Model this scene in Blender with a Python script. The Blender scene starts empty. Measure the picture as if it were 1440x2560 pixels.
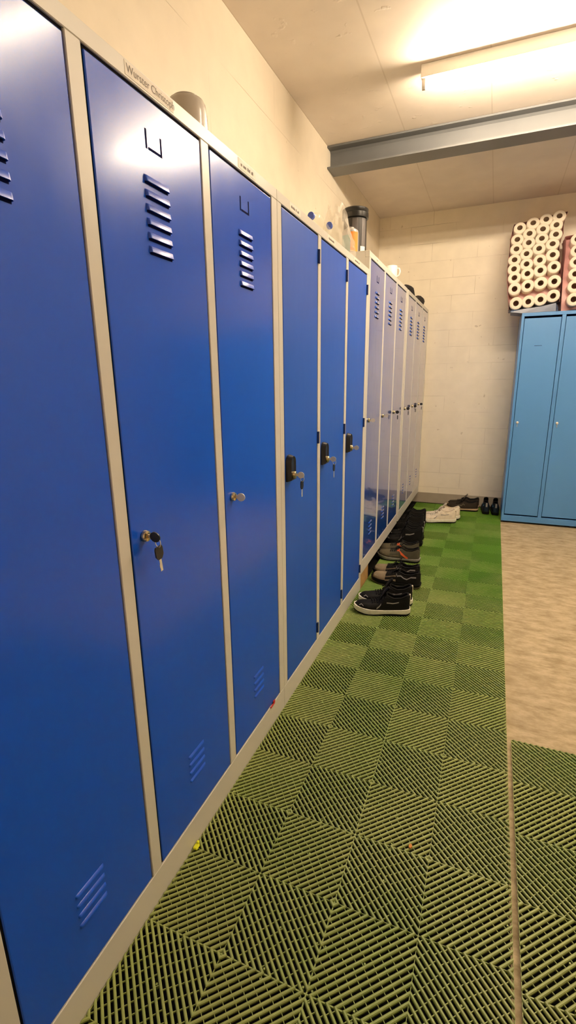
import bpy, bmesh, math, random
from mathutils import Vector, Matrix
random.seed(7)
scene = bpy.context.scene
COL = scene.collection
PI = math.pi

# ------------------------------------------------------------------ materials
def new_mat(name):
    m = bpy.data.materials.new(name); m.use_nodes = True
    nt = m.node_tree
    return m, nt, nt.nodes['Principled BSDF']

def N(nt, typ, **kw):
    n = nt.nodes.new(typ)
    for k, v in kw.items():
        if k.startswith('in_'): n.inputs[k[3:].replace('_', ' ')].default_value = v
        else: setattr(n, k, v)
    return n

def mat(name, col, rough=.5, metal=0., coat=0., coat_rough=.1, spec=.5, var=0., scale=20., bump=0., bscale=80., trans=0., alpha=1., emit=None, estr=0.):
    m, nt, b = new_mat(name)
    b.inputs['Base Color'].default_value = (*col, 1)
    b.inputs['Roughness'].default_value = rough
    b.inputs['Metallic'].default_value = metal
    b.inputs['Coat Weight'].default_value = coat
    b.inputs['Coat Roughness'].default_value = coat_rough
    b.inputs['Specular IOR Level'].default_value = spec
    b.inputs['Transmission Weight'].default_value = trans
    b.inputs['Alpha'].default_value = alpha
    if emit:
        b.inputs['Emission Color'].default_value = (*emit, 1)
        b.inputs['Emission Strength'].default_value = estr
    tc = N(nt, 'ShaderNodeTexCoord')
    if var:
        nz = N(nt, 'ShaderNodeTexNoise', in_Scale=scale, in_Detail=5.)
        nt.links.new(tc.outputs['Object'], nz.inputs['Vector'])
        mx = N(nt, 'ShaderNodeMix', data_type='RGBA')
        mx.inputs[6].default_value = (*[max(0, c * (1 - var)) for c in col], 1)
        mx.inputs[7].default_value = (*[min(1, c * (1 + var)) for c in col], 1)
        nt.links.new(nz.outputs['Fac'], mx.inputs[0])
        nt.links.new(mx.outputs[2], b.inputs['Base Color'])
    if bump:
        nz = N(nt, 'ShaderNodeTexNoise', in_Scale=bscale, in_Detail=3.)
        nt.links.new(tc.outputs['Object'], nz.inputs['Vector'])
        bp = N(nt, 'ShaderNodeBump', in_Strength=bump, in_Distance=.002)
        nt.links.new(nz.outputs['Fac'], bp.inputs['Height'])
        nt.links.new(bp.outputs['Normal'], b.inputs['Normal'])
    return m

def ramp(nt, a, b, p0=0., p1=1.):
    r = N(nt, 'ShaderNodeValToRGB')
    r.color_ramp.elements[0].position = p0; r.color_ramp.elements[0].color = (*a, 1)
    r.color_ramp.elements[1].position = p1; r.color_ramp.elements[1].color = (*b, 1)
    return r

def door_paint(name, col, rough, coat, crough, smear):
    m, nt, b = new_mat(name)
    tc = N(nt, 'ShaderNodeTexCoord')
    mp = N(nt, 'ShaderNodeMapping'); mp.inputs['Scale'].default_value = (9, 26, 7)
    nt.links.new(tc.outputs['Object'], mp.inputs['Vector'])
    nz = N(nt, 'ShaderNodeTexNoise', in_Scale=1., in_Detail=3., in_Roughness=.5)
    nt.links.new(mp.outputs['Vector'], nz.inputs['Vector'])
    b.inputs['Base Color'].default_value = (*col, 1)
    r = ramp(nt, (rough - smear,) * 3, (rough + smear,) * 3, .3, .7)
    nt.links.new(nz.outputs['Fac'], r.inputs['Fac'])
    nt.links.new(r.outputs['Color'], b.inputs['Roughness'])
    b.inputs['Coat Weight'].default_value = coat
    b.inputs['Coat Roughness'].default_value = crough
    n2 = N(nt, 'ShaderNodeTexNoise', in_Scale=6., in_Detail=1.)
    nt.links.new(tc.outputs['Object'], n2.inputs['Vector'])
    bp = N(nt, 'ShaderNodeBump', in_Strength=.06, in_Distance=.01)
    nt.links.new(n2.outputs['Fac'], bp.inputs['Height'])
    nt.links.new(bp.outputs['Normal'], b.inputs['Normal'])
    return m

def block_wall(name, axes, row_h, width, off, base=(.80, .73, .60)):
    """painted concrete block: running bond drawn by the Brick texture in wall coordinates"""
    m, nt, b = new_mat(name)
    g = N(nt, 'ShaderNodeNewGeometry')
    sp = N(nt, 'ShaderNodeSeparateXYZ'); nt.links.new(g.outputs['Position'], sp.inputs[0])
    cb = N(nt, 'ShaderNodeCombineXYZ')
    nt.links.new(sp.outputs[axes[0]], cb.inputs[0])
    ad = N(nt, 'ShaderNodeMath', operation='ADD'); ad.inputs[1].default_value = off
    nt.links.new(sp.outputs['Z'], ad.inputs[0]); nt.links.new(ad.outputs[0], cb.inputs[1])
    br = N(nt, 'ShaderNodeTexBrick')
    br.offset = .5
    br.inputs['Scale'].default_value = 1.
    br.inputs['Mortar Size'].default_value = .0022
    br.inputs['Mortar Smooth'].default_value = .6
    br.inputs['Brick Width'].default_value = width
    br.inputs['Row Height'].default_value = row_h
    nt.links.new(cb.outputs[0], br.inputs['Vector'])
    # broken joints: paint fills most of them
    nz = N(nt, 'ShaderNodeTexNoise', in_Scale=3.2, in_Detail=4.)
    nt.links.new(g.outputs['Position'], nz.inputs['Vector'])
    r = ramp(nt, (0, 0, 0), (1, 1, 1), .40, .62); nt.links.new(nz.outputs['Fac'], r.inputs['Fac'])
    mul = N(nt, 'ShaderNodeMath', operation='MULTIPLY')
    nt.links.new(br.outputs['Fac'], mul.inputs[0]); nt.links.new(r.outputs['Color'], mul.inputs[1])
    n2 = N(nt, 'ShaderNodeTexNoise', in_Scale=9., in_Detail=6.)
    nt.links.new(g.outputs['Position'], n2.inputs['Vector'])
    c1 = ramp(nt, tuple(c * .96 for c in base), tuple(min(1, c * 1.03) for c in base), .3, .7)
    nt.links.new(n2.outputs['Fac'], c1.inputs['Fac'])
    # scattered scuffs
    n3 = N(nt, 'ShaderNodeTexNoise', in_Scale=22., in_Detail=2.)
    nt.links.new(g.outputs['Position'], n3.inputs['Vector'])
    s3 = ramp(nt, (0, 0, 0), (1, 1, 1), .735, .78); nt.links.new(n3.outputs['Fac'], s3.inputs['Fac'])
    mx0 = N(nt, 'ShaderNodeMix', data_type='RGBA'); mx0.inputs[7].default_value = (.42, .33, .22, 1)
    sm = N(nt, 'ShaderNodeMath', operation='MULTIPLY'); sm.inputs[1].default_value = .45
    nt.links.new(s3.outputs['Color'], sm.inputs[0])
    nt.links.new(sm.outputs[0], mx0.inputs[0]); nt.links.new(c1.outputs['Color'], mx0.inputs[6])
    mx = N(nt, 'ShaderNodeMix', data_type='RGBA'); mx.inputs[7].default_value = (.50, .43, .33, 1)
    m5 = N(nt, 'ShaderNodeMath', operation='MULTIPLY'); m5.inputs[1].default_value = .55
    nt.links.new(mul.outputs[0], m5.inputs[0])
    nt.links.new(m5.outputs[0], mx.inputs[0]); nt.links.new(mx0.outputs[2], mx.inputs[6])
    nt.links.new(mx.outputs[2], b.inputs['Base Color'])
    b.inputs['Roughness'].default_value = .55
    bp = N(nt, 'ShaderNodeBump', in_Strength=.5, in_Distance=.004); bp.invert = True
    a2 = N(nt, 'ShaderNodeMath', operation='MULTIPLY_ADD'); a2.inputs[1].default_value = .25
    nt.links.new(n2.outputs['Fac'], a2.inputs[0]); nt.links.new(mul.outputs[0], a2.inputs[2])
    nt.links.new(a2.outputs[0], bp.inputs['Height'])
    nt.links.new(bp.outputs['Normal'], b.inputs['Normal'])
    return m

def ceiling_mat():
    m, nt, b = new_mat('ceiling_concrete')
    g = N(nt, 'ShaderNodeNewGeometry')
    sp = N(nt, 'ShaderNodeSeparateXYZ'); nt.links.new(g.outputs['Position'], sp.inputs[0])
    # shuttering seams every half metre across the room
    pp = N(nt, 'ShaderNodeMath', operation='PINGPONG'); pp.inputs[1].default_value = .25
    nt.links.new(sp.outputs['X'], pp.inputs[0])
    lt = N(nt, 'ShaderNodeMath', operation='LESS_THAN'); lt.inputs[1].default_value = .0035
    nt.links.new(pp.outputs[0], lt.inputs[0])
    n1 = N(nt, 'ShaderNodeTexNoise', in_Scale=5., in_Detail=6.); nt.links.new(g.outputs['Position'], n1.inputs['Vector'])
    c = ramp(nt, (.68, .61, .54), (.75, .68, .60), .3, .7); nt.links.new(n1.outputs['Fac'], c.inputs['Fac'])
    mx = N(nt, 'ShaderNodeMix', data_type='RGBA'); mx.inputs[7].default_value = (.50, .43, .35, 1)
    ml = N(nt, 'ShaderNodeMath', operation='MULTIPLY'); ml.inputs[1].default_value = .45
    nt.links.new(lt.outputs[0], ml.inputs[0]); nt.links.new(ml.outputs[0], mx.inputs[0]); nt.links.new(c.outputs['Color'], mx.inputs[6])
    nt.links.new(mx.outputs[2], b.inputs['Base Color'])
    b.inputs['Roughness'].default_value = .6
    n2 = N(nt, 'ShaderNodeTexNoise', in_Scale=16., in_Detail=3.); nt.links.new(g.outputs['Position'], n2.inputs['Vector'])
    r2 = ramp(nt, (0, 0, 0), (1, 1, 1), .66, .74); nt.links.new(n2.outputs['Fac'], r2.inputs['Fac'])
    ad = N(nt, 'ShaderNodeMath', operation='ADD'); nt.links.new(lt.outputs[0], ad.inputs[0]); nt.links.new(r2.outputs['Color'], ad.inputs[1])
    bp = N(nt, 'ShaderNodeBump', in_Strength=.35, in_Distance=.004)
    nt.links.new(ad.outputs[0], bp.inputs['Height']); nt.links.new(bp.outputs['Normal'], b.inputs['Normal'])
    return m

def floor_mat():
    m, nt, b = new_mat('floor_concrete')
    g = N(nt, 'ShaderNodeNewGeometry')
    sp = N(nt, 'ShaderNodeSeparateXYZ'); nt.links.new(g.outputs['Position'], sp.inputs[0])
    mp = N(nt, 'ShaderNodeMapping'); mp.inputs['Scale'].default_value = (6, 14, 1)
    mp.inputs['Rotation'].default_value = (0, 0, .25)
    nt.links.new(g.outputs['Position'], mp.inputs['Vector'])
    n1 = N(nt, 'ShaderNodeTexNoise', in_Scale=1.6, in_Detail=9., in_Roughness=.72); nt.links.new(mp.outputs['Vector'], n1.inputs['Vector'])
    c = ramp(nt, (.27, .21, .115), (.60, .50, .33), .30, .68); nt.links.new(n1.outputs['Fac'], c.inputs['Fac'])
    # dirt collected under the plastic mats (both strips), bare concrete elsewhere
    def math(op, a, bv):
        n = N(nt, 'ShaderNodeMath', operation=op); nt.links.new(a, n.inputs[0])
        if hasattr(bv, 'type'): nt.links.new(bv, n.inputs[1])
        else: n.inputs[1].default_value = bv
        return n.outputs[0]
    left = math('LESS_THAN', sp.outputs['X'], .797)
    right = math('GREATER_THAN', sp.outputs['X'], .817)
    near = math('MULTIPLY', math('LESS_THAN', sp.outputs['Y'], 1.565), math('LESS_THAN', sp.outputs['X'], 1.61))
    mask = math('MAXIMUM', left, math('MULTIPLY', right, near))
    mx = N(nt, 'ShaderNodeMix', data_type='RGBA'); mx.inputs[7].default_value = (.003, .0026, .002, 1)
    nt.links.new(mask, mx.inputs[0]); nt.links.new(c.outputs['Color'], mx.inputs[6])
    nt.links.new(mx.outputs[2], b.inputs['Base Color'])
    b.inputs['Roughness'].default_value = .9; b.inputs['Specular IOR Level'].default_value = .15
    bp = N(nt, 'ShaderNodeBump', in_Strength=.5, in_Distance=.003); nt.links.new(n1.outputs['Fac'], bp.inputs['Height'])
    nt.links.new(bp.outputs['Normal'], b.inputs['Normal'])
    return m

def tile_mat():
    m, nt, b = new_mat('green_ribbed_plastic')
    g = N(nt, 'ShaderNodeNewGeometry')
    # worn, dust-greyed plastic where people walk near the entrance; fresher by the lockers and the far wall
    sp = N(nt, 'ShaderNodeSeparateXYZ'); nt.links.new(g.outputs['Position'], sp.inputs[0])
    n1 = N(nt, 'ShaderNodeTexNoise', in_Scale=2.1, in_Detail=4.); nt.links.new(g.outputs['Position'], n1.inputs['Vector'])
    n2 = N(nt, 'ShaderNodeTexNoise', in_Scale=34., in_Detail=4.); nt.links.new(g.outputs['Position'], n2.inputs['Vector'])
    mr = N(nt, 'ShaderNodeMapRange'); mr.inputs['From Min'].default_value = 1.2; mr.inputs['From Max'].default_value = 3.6
    mr.inputs['To Min'].default_value = .95; mr.inputs['To Max'].default_value = .12
    nt.links.new(sp.outputs['Y'], mr.inputs['Value'])
    a1 = N(nt, 'ShaderNodeMath', operation='MULTIPLY_ADD'); a1.inputs[1].default_value = 1.5; nt.links.new(n1.outputs['Fac'], a1.inputs[0]); nt.links.new(mr.outputs[0], a1.inputs[2])
    a2 = N(nt, 'ShaderNodeMath', operation='MULTIPLY_ADD'); a2.inputs[1].default_value = .55; nt.links.new(n2.outputs['Fac'], a2.inputs[0]); nt.links.new(a1.outputs[0], a2.inputs[2])
    a3 = N(nt, 'ShaderNodeMath', operation='SUBTRACT'); a3.inputs[1].default_value = 1.02; a3.use_clamp = True; nt.links.new(a2.outputs[0], a3.inputs[0])
    c = ramp(nt, (.085, .215, .010), (.30, .355, .11), .0, 1.)
    nt.links.new(a3.outputs[0], c.inputs['Fac'])
    nt.links.new(c.outputs['Color'], b.inputs['Base Color'])
    b.inputs['Roughness'].default_value = .48
    return m

M = {}
M['grey'] = mat('light_grey_steel', (.66, .645, .60), .38, var=.03, scale=6)
M['blue'] = door_paint('blue_door_paint', (.003, .085, .68), .235, .2, .13, .014)
M['blue_satin'] = door_paint('blue_satin_paint', (.005, .085, .55), .42, .15, .35, .015)
M['blue_gloss'] = door_paint('blue_gloss_paint', (.006, .07, .44), .20, 1., .05, .04)
M['blue_vent'] = door_paint('blue_pressed_sheet', (.003, .085, .68), .42, .6, .30, .02)
M['blue_gloss_vent'] = M['blue_gloss']
M['gap_shade'] = mat('gap_shade_black', (.006, .006, .008), .9, spec=.1)  # near-black for the shade painted into the door gaps
M['hinge'] = mat('dark_blue_steel', (.003, .02, .13), .4)
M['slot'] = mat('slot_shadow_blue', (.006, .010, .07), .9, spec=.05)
M['sky'] = door_paint('sky_blue_paint', (.085, .27, .60), .38, .2, .3, .04)
M['brass'] = mat('nickel_brass', (.75, .62, .38), .22, 1.)
M['steel'] = mat('key_steel', (.80, .76, .68), .42, .55)
M['black_plastic'] = mat('black_plastic', (.012, .012, .016), .35)
M['paper'] = mat('label_paper', (.80, .74, .66), .6)
M['ink'] = mat('printed_ink', (.22, .19, .17), .7)
M['wall_b'] = block_wall('painted_block_back', 'X', .1535, .40, -.609, (.88, .81, .67))  # same block paint, lightened to make up for dimmer light at the back
M['wall_l'] = block_wall('painted_block_left', 'Y', .50, 1.3, .01, (.78, .71, .58))  # same block paint, darkened to offset the stronger lamp light here
M['skirt'] = mat('grey_skirting_paint', (.40, .35, .27), .6, var=.12, scale=12)
M['ceil'] = ceiling_mat()
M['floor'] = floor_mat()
M['tile'] = tile_mat()
M['beam'] = mat('grey_beam_paint', (.13, .135, .14), .42, var=.15, scale=5)
M['lampbody'] = mat('lamp_enamel', (.80, .76, .68), .4)
M['socket'] = mat('lamp_socket', (.55, .50, .44), .5)
TUBE = (1.0, .80, .57)
M['tube'] = mat('glowing_tube', (.9, .9, .9), .3, emit=TUBE, estr=110.)
M['tube_dim'] = mat('dimmed_tube', (.9, .9, .9), .3, emit=TUBE, estr=55.)  # same tube at lower strength, dimmed to balance the room's light
M['roll'] = mat('tissue_paper', (.80, .72, .60), .9, var=.04, scale=30, bump=.5, bscale=60)
M['core'] = mat('cardboard_core', (.36, .25, .16), .9)
M['film'] = mat('pink_film', (.62, .34, .33), .35, var=.25, scale=16, bump=1., bscale=22)
M['darkfilm'] = mat('blue_grey_film', (.05, .08, .16), .3, var=.4, scale=9)
M['wood'] = mat('orange_wood', (.50, .29, .10), .7, var=.35, scale=18)
M['cup'] = mat('white_plastic_cup', (.62, .58, .53), .25, coat=.5)
M['white'] = mat('white_ceramic', (.85, .82, .75), .3)
M['cap_blue'] = mat('blue_bottle_cap', (.10, .16, .60), .4)
M['can'] = mat('grey_black_tub', (.030, .028, .028), .4)
M['can_lid'] = mat('black_lid', (.02, .02, .02), .3)
M['can_label'] = mat('tub_label', (.13, .12, .12), .45)
M['teal'] = mat('teal_label', (.06, .26, .27), .5, var=.15)
M['orange'] = mat('orange_label', (.85, .27, .03), .5, var=.12)
M['greyplastic'] = mat('grey_bottle', (.32, .31, .30), .3)
M['cloth'] = mat('black_cloth', (.012, .009, .010), .9)
M['redtag'] = mat('red_tag', (.55, .02, .03), .5)
M['yellow'] = mat('yellow_clip', (.75, .80, .02), .4)
M['leaf'] = mat('orange_scrap', (.60, .23, .04), .7)
def clear_mat(name, tint, fac_t, rough):
    m, nt, b = new_mat(name)
    out = nt.nodes['Material Output']
    tr = N(nt, 'ShaderNodeBsdfTransparent'); tr.inputs[0].default_value = (*tint, 1)
    b.inputs['Base Color'].default_value = (.85, .82, .76, 1); b.inputs['Roughness'].default_value = rough
    ms = N(nt, 'ShaderNodeMixShader'); ms.inputs[0].default_value = 1 - fac_t
    nt.links.new(tr.outputs[0], ms.inputs[1]); nt.links.new(b.outputs[0], ms.inputs[2]); nt.links.new(ms.outputs[0], out.inputs[0])
    return m
M['pet'] = clear_mat('clear_bottle_plastic', (.97, .97, .95), .86, .08)
M['bag'] = clear_mat('clear_bag_film', (.98, .97, .95), .74, .12)
for nm, c, r in [('sh_black', (.012, .012, .013), .6), ('sh_black2', (.022, .020, .018), .7), ('sh_olive', (.055, .050, .030), .8), ('sh_taupe', (.20, .155, .10), .8),
                 ('sh_brown', (.030, .022, .016), .7), ('sh_white', (.72, .64, .52), .6), ('sh_cream', (.86, .80, .70), .6), ('sh_grey', (.26, .25, .24), .5),
                 ('sh_tan', (.52, .37, .22), .7), ('sh_orange', (.70, .12, .03), .6), ('sh_blue', (.10, .36, .62), .5), ('sh_khaki', (.085, .07, .04), .8), ('sh_navy', (.010, .018, .030), .6), ('sh_red', (.25, .05, .03), .6)]:
    M[nm] = mat(nm.replace('sh_', 'shoe_'), tuple(x * (.4 if max(c) < .03 else 1) for x in c), r, var=.25, scale=45, bump=.4, bscale=220, spec=.15 if max(c) < .035 else .5)

# ------------------------------------------------------------------ mesh helpers
def bm_new(): return bmesh.new()

def add_box(bm, lo, hi, bevel=0., seg=1):
    c = [(lo[i] + hi[i]) / 2 for i in range(3)]; s = [hi[i] - lo[i] for i in range(3)]
    r = bmesh.ops.create_cube(bm, size=1., matrix=Matrix.Translation(c) @ Matrix.Diagonal((*s, 1)))
    if bevel:
        es = list({e for v in r['verts'] for e in v.link_edges})
        bmesh.ops.bevel(bm, geom=es, offset=bevel, segments=seg, affect='EDGES', profile=.5)

def frame_of(d):
    d = d.normalized()
    a = Vector((0, 0, 1)) if abs(d.z) < .9 else Vector((1, 0, 0))
    u = d.cross(a).normalized(); v = d.cross(u).normalized()
    return u, v

def add_tube(bm, pts, r, seg=8, cap=True, closed=False):
    pts = [Vector(p) for p in pts]; n = len(pts); rings = []
    rr = r if isinstance(r, (list, tuple)) else [r] * n
    pu = None
    for i, p in enumerate(pts):
        if closed: d = pts[(i + 1) % n] - pts[i - 1]
        else: d = pts[min(i + 1, n - 1)] - pts[max(i - 1, 0)]
        d = d.normalized()
        if pu is None: u, _ = frame_of(d)
        else:
            u = pu - d * pu.dot(d)
            u = u.normalized() if u.length > 1e-6 else frame_of(d)[0]
        pu = u; v = d.cross(u)
        rings.append([bm.verts.new(p + (u * math.cos(2 * PI * k / seg) + v * math.sin(2 * PI * k / seg)) * rr[i]) for k in range(seg)])
    m = n if closed else n - 1
    for i in range(m):
        a, b = rings[i], rings[(i + 1) % n]
        for k in range(seg): bm.faces.new((a[k], a[(k + 1) % seg], b[(k + 1) % seg], b[k]))
    if cap and not closed:
        bm.faces.new(rings[0][::-1]); bm.faces.new(rings[-1])

def add_lathe(bm, prof, mtx=Matrix(), seg=32, cap0=True, cap1=True):
    rings = []
    for r, z in prof:
        rings.append([bm.verts.new(mtx @ Vector((r * math.cos(2 * PI * k / seg), r * math.sin(2 * PI * k / seg), z))) for k in range(seg)])
    for a, b in zip(rings, rings[1:]):
        for k in range(seg): bm.faces.new((a[k], a[(k + 1) % seg], b[(k + 1) % seg], b[k]))
    if cap0: bm.faces.new(rings[0][::-1])
    if cap1: bm.faces.new(rings[-1])

def add_prism(bm, poly, axis, a, b):
    """extrude a 2D polygon along an axis (0,1,2) between a and b"""
    def P(p, t):
        v = [0, 0, 0]; o = [i for i in range(3) if i != axis]
        v[axis] = t; v[o[0]] = p[0]; v[o[1]] = p[1]; return v
    A = [bm.verts.new(P(p, a)) for p in poly]; B = [bm.verts.new(P(p, b)) for p in poly]
    n = len(poly)
    for i in range(n): bm.faces.new((A[i], A[(i + 1) % n], B[(i + 1) % n], B[i]))
    bm.faces.new(A[::-1]); bm.faces.new(B)

def add_grid(bm, rows, close_u=False):
    V = [[bm.verts.new(p) for p in r] for r in rows]
    for a, b in zip(V, V[1:]):
        n = len(a)
        for k in range(n if close_u else n - 1):
            bm.faces.new((a[k], a[(k + 1) % n], b[(k + 1) % n], b[k]))
    return V

def mesh_of(name, bm, m, smooth=None):
    bmesh.ops.recalc_face_normals(bm, faces=bm.faces[:])
    me = bpy.data.meshes.new(name); bm.to_mesh(me); bm.free()
    me.materials.append(m if not isinstance(m, str) else M[m])
    if smooth is not None:
        for p in me.polygons: p.use_smooth = True
        me.set_sharp_from_angle(angle=math.radians(smooth))
    return me

def link(name, me, parent=None, loc=(0, 0, 0), rot=None):
    o = bpy.data.objects.new(name, me); COL.objects.link(o)
    o.location = loc
    if rot: o.rotation_euler = rot
    if parent: o.parent = parent
    return o

def obj(name, bm, m, parent=None, smooth=None, loc=(0, 0, 0)):
    return link(name, mesh_of(name, bm, m, smooth), parent, loc)

def tag(o, label, cat, group=None):
    o['label'] = label; o['category'] = cat
    if group: o['group'] = group
    return o

def thing(name, label, cat, loc=(0, 0, 0), rot=(0, 0, 0), group=None):
    o = bpy.data.objects.new(name, None); COL.objects.link(o)
    o.location = loc; o.rotation_euler = rot; o.empty_display_size = .1
    return tag(o, label, cat, group)

def struct(name, bm, m):
    o = obj(name, bm, m); o['kind'] = 'structure'; return o

def copy_tree(o, parent=None):
    c = o.copy(); COL.objects.link(c); c.parent = parent
    for ch in list(o.children): copy_tree(ch, c)
    return c

# ------------------------------------------------------------------ setting
XL, XR, YF, YB, ZC, ZF = -.501, 3.0, -1.9, 5.105, 2.715, -.018
def box_struct(name, lo, hi, m):
    b = bm_new(); add_box(b, lo, hi); return struct(name, b, m)
box_struct('floor', (XL - .2, YF - .2, ZF - .12), (XR + .2, YB + .2, ZF), 'floor')
box_struct('ceiling', (XL - .2, YF - .2, ZC), (XR + .2, YB + .2, ZC + .15), 'ceil')
box_struct('wall_left', (XL - .2, YF - .2, ZF), (XL, YB + .2, ZC), 'wall_l')
box_struct('wall_back', (XL, YB, ZF), (XR, YB + .2, ZC), 'wall_b')
box_struct('wall_right', (XR, YF - .2, ZF), (XR + .2, YB + .2, ZC), 'wall_l')
box_struct('wall_front', (XL, YF - .2, ZF), (XR, YF, ZC), 'wall_b')
box_struct('baseboard_back', (XL, YB - .004, ZF), (XR, YB, .087), 'skirt')

# steel beam under the ceiling
b = bm_new()
y0, y1, zt, zb, tf, tw = 3.467, 3.615, 2.713, 2.583, .010, .007
ym = (y0 + y1) / 2
add_prism(b, [(y0, zt), (y1, zt), (y1, zt - tf), (ym + tw / 2 + .012, zt - tf), (ym + tw / 2, zt - tf - .012), (ym + tw / 2, zb + tf + .012), (ym + tw / 2 + .012, zb + tf), (y1, zb + tf), (y1, zb), (y0, zb), (y0, zb + tf),
              (ym - tw / 2 - .012, zb + tf), (ym - tw / 2, zb + tf + .012), (ym - tw / 2, zt - tf - .012), (ym - tw / 2 - .012, zt - tf), (y0, zt - tf)], 0, XL, XR)
tag(obj('steel_beam', b, 'beam'), 'long grey steel I-beam running across the room under the ceiling', 'beam')

# ------------------------------------------------------------------ fluorescent battens
def batten(loc, label, L=1.52, tube='tube'):
    t = thing('batten_lamp', label, 'lamp', loc)
    b = bm_new(); add_box(b, (0, -.026, -.056), (L, .026, 0), .004, 2); obj('lamp_body', b, 'lampbody', t, 30)
    for x0, x1, xe in ((.006, .022, 0), (L - .022, L - .006, 1)):
        b = bm_new()
        add_prism(b, [(-.015, -.056), (.015, -.056), (.013, -.088), (.006, -.098), (-.006, -.098), (-.013, -.088)], 0, x0, x1)
        obj('tube_holder', b, 'socket', t, 30)
    b = bm_new(); add_lathe(b, [(.012, .022), (.013, .03), (.013, L - .03), (.012, L - .022)], Matrix.Translation((0, 0, -.082)) @ Matrix.Rotation(PI / 2, 4, 'Y'), 20)
    obj('fluorescent_tube', b, tube, t, 50)
    return t
batten((.184, 2.857, ZC), 'bare fluorescent tube lamp on the ceiling in front of the steel beam')
batten((1.0, 1.757, ZC), 'dimmer bare fluorescent tube lamp one row nearer than the lamp by the beam', tube='tube_dim')

# ------------------------------------------------------------------ lockers
DW, PITCH, DT = .350, .386, .018
def louvre_mesh(n, z0, pitch, w, up, name):
    b = bm_new()
    for i in range(n):
        z = z0 + i * pitch
        h, d = (.0065, .0042) if up else (.0118, .0068)
        # hood pressed out of the sheet: sloped face, open lip
        secs = []
        for yy, k in ((-w / 2, 0), (-w / 2 + .0015, .7), (-w / 2 + .005, 1), (w / 2 - .005, 1), (w / 2 - .0015, .7), (w / 2, 0)):
            dd = d * k
            prof = [(0, z + h), (dd * .55, z + h * .75), (dd * .95, z + h * .25), (dd, z), (dd * .72, z + .0005), (.0002, z + h * .20)] if up else [(0, z + h), (dd * .40, z + h - .0004), (dd * .66, z + h - .0016), (dd * .98, z + .0010), (dd, z + .0004), (dd * .93, z), (dd * .6, z + .0008), (.0002, z + .002)]
            secs.append([(x, yy, zz) for x, zz in prof])
        add_grid(b, secs)
    return b

def lock_parts(door, y, z, kind='cyl'):
    b = bm_new()
    add_lathe(b, [(.0125, 0), (.0125, .004), (.011, .0075), (.0065, .0085), (.006, .0065), (0.0005, .0065)], Matrix.Translation((0, y, z)) @ Matrix.Rotation(PI / 2, 4, 'Y'), 24)
    add_box(b, (.006, y - .0012, z - .005), (.0092, y + .0012, z + .005))
    obj('lock', b, 'brass', door, 40)

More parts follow.
